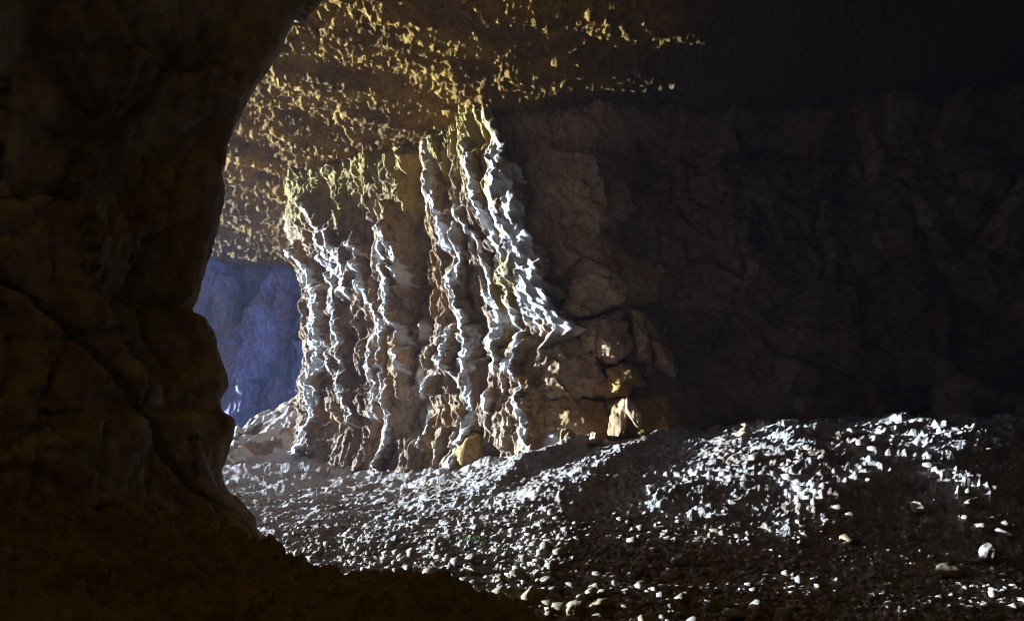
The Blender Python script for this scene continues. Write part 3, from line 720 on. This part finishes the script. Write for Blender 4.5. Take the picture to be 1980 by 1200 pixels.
# behind the wall foot nothing is seen
keep &= yy < 14.2 - 0.7 * np.clip(xx + 1.2, -99, 99) * (xx < 0.5) - 1.2 * (xx >= 0.5)
xx, yy, rad = xx[keep], yy[keep], rad[keep]
rad = rad * np.where(floor_base(xx, yy) > 0.2, 0.5, 1.0)
ey = rs.uniform(6.6, 10.6, 170); ex = rs.uniform(0.3, 0.79, 170) * ey          # stones out on the rubble slope
xx = np.concatenate([xx, ex]); yy = np.concatenate([yy, ey]); rad = np.concatenate([rad, 0.028 + 0.055 * rs.uniform(0, 1, 170) ** 2.2])
zz = floor_z(xx, yy)
show = rad / yy
order = np.argsort(-show)
VAR = [rock_shape(900 + k, 2, 8, 0.05, 1.0) for k in range(10)]
VME = [[mesh_np('stone', c, f, m, True) for c, f in VAR] for m in (M_STONE, M_STONE2)]
NBIG = 290
for k in order[:NBIG]:
    brown = int(rs.uniform() < 0.35)
    o = obj('stone', VME[brown][rs.randint(10)])
    r = rad[k]
    o.scale = (r * rs.uniform(0.9, 1.5), r * rs.uniform(0.8, 1.2), r * rs.uniform(0.5, 0.95))
    o.rotation_euler = (rs.uniform(-.3, .3), rs.uniform(-.4, .3), rs.uniform(0, 6.28))
    o.location = (xx[k], yy[k], zz[k] + r * 0.25)
    c_ = ('grey', 'brown')[brown]
    if floor_base(xx[k:k + 1], yy[k:k + 1])[0] > 0.3 and xx[k] > 1.0:
        tag(o, 'loose %s stone lying on the rubble slope at the right' % c_, 'stone', 'loose %s stones of the rubble slope' % c_)
    elif xx[k] / yy[k] < 0.02:
        tag(o, 'small loose %s stone in the gravel beside the dirt bank' % c_, 'stone', 'loose %s stones by the dirt bank' % c_)
    else:
        tag(o, 'small loose %s stone in the gravel bed below the rubble slope' % c_, 'stone', 'loose %s stones of the gravel bed' % c_)
small = order[NBIG:]
V1 = [rock_shape(950 + k, 1, 8, 0.06, 0.9) for k in range(12)]
cos, fs, off = [], [], 0
for k in small:
    c, f = V1[rs.randint(12)]
    r = rad[k]; a = rs.uniform(0, 6.28)
    q = c * np.array([r * rs.uniform(0.9, 1.5), r * rs.uniform(0.8, 1.2), r * rs.uniform(0.5, 1.0)])
    ca, sa = math.cos(a), math.sin(a)
    q = np.stack([q[:, 0] * ca - q[:, 1] * sa, q[:, 0] * sa + q[:, 1] * ca, q[:, 2]], -1)
    q += (xx[k], yy[k], zz[k] + r * 0.25)
    cos.append(q); fs.append(f + off); off += len(c)
o = obj('gravel', mesh_np('gravel', np.vstack(cos), np.vstack(fs), M_STONE, True))
tag(o, 'fine gravel strewn over the cave floor', 'gravel', kind='stuff')
# ------------------------------------------------------------------ damp air: one even, thin haze round everything
hx0, hx1, hy0, hy1, hz0, hz1 = -57, 57, -57, 57, -2.8, 16.0
hv = np.array([(x, y, z) for x in (hx0, hx1) for y in (hy0, hy1) for z in (hz0, hz1)])
hq = np.array([(0, 1, 3, 2), (4, 6, 7, 5), (0, 4, 5, 1), (2, 3, 7, 6), (0, 2, 6, 4), (1, 5, 7, 3)])
M_HAZE = bpy.data.materials.new('haze_air'); M_HAZE.use_nodes = True
t = M_HAZE.node_tree; t.nodes.clear()
pv = t.nodes.new('ShaderNodeVolumePrincipled'); om = t.nodes.new('ShaderNodeOutputMaterial')
pv.inputs['Color'].default_value = (0.55, 0.68, 1.0, 1); pv.inputs['Density'].default_value = 0.0009; pv.inputs['Anisotropy'].default_value = 0.72
t.links.new(pv.outputs[0], om.inputs['Volume'])
o = obj('haze', mesh_np('haze', hv, hq, M_HAZE, False)); tag(o, 'thin pale blue haze filling the cave', 'haze', kind='stuff')
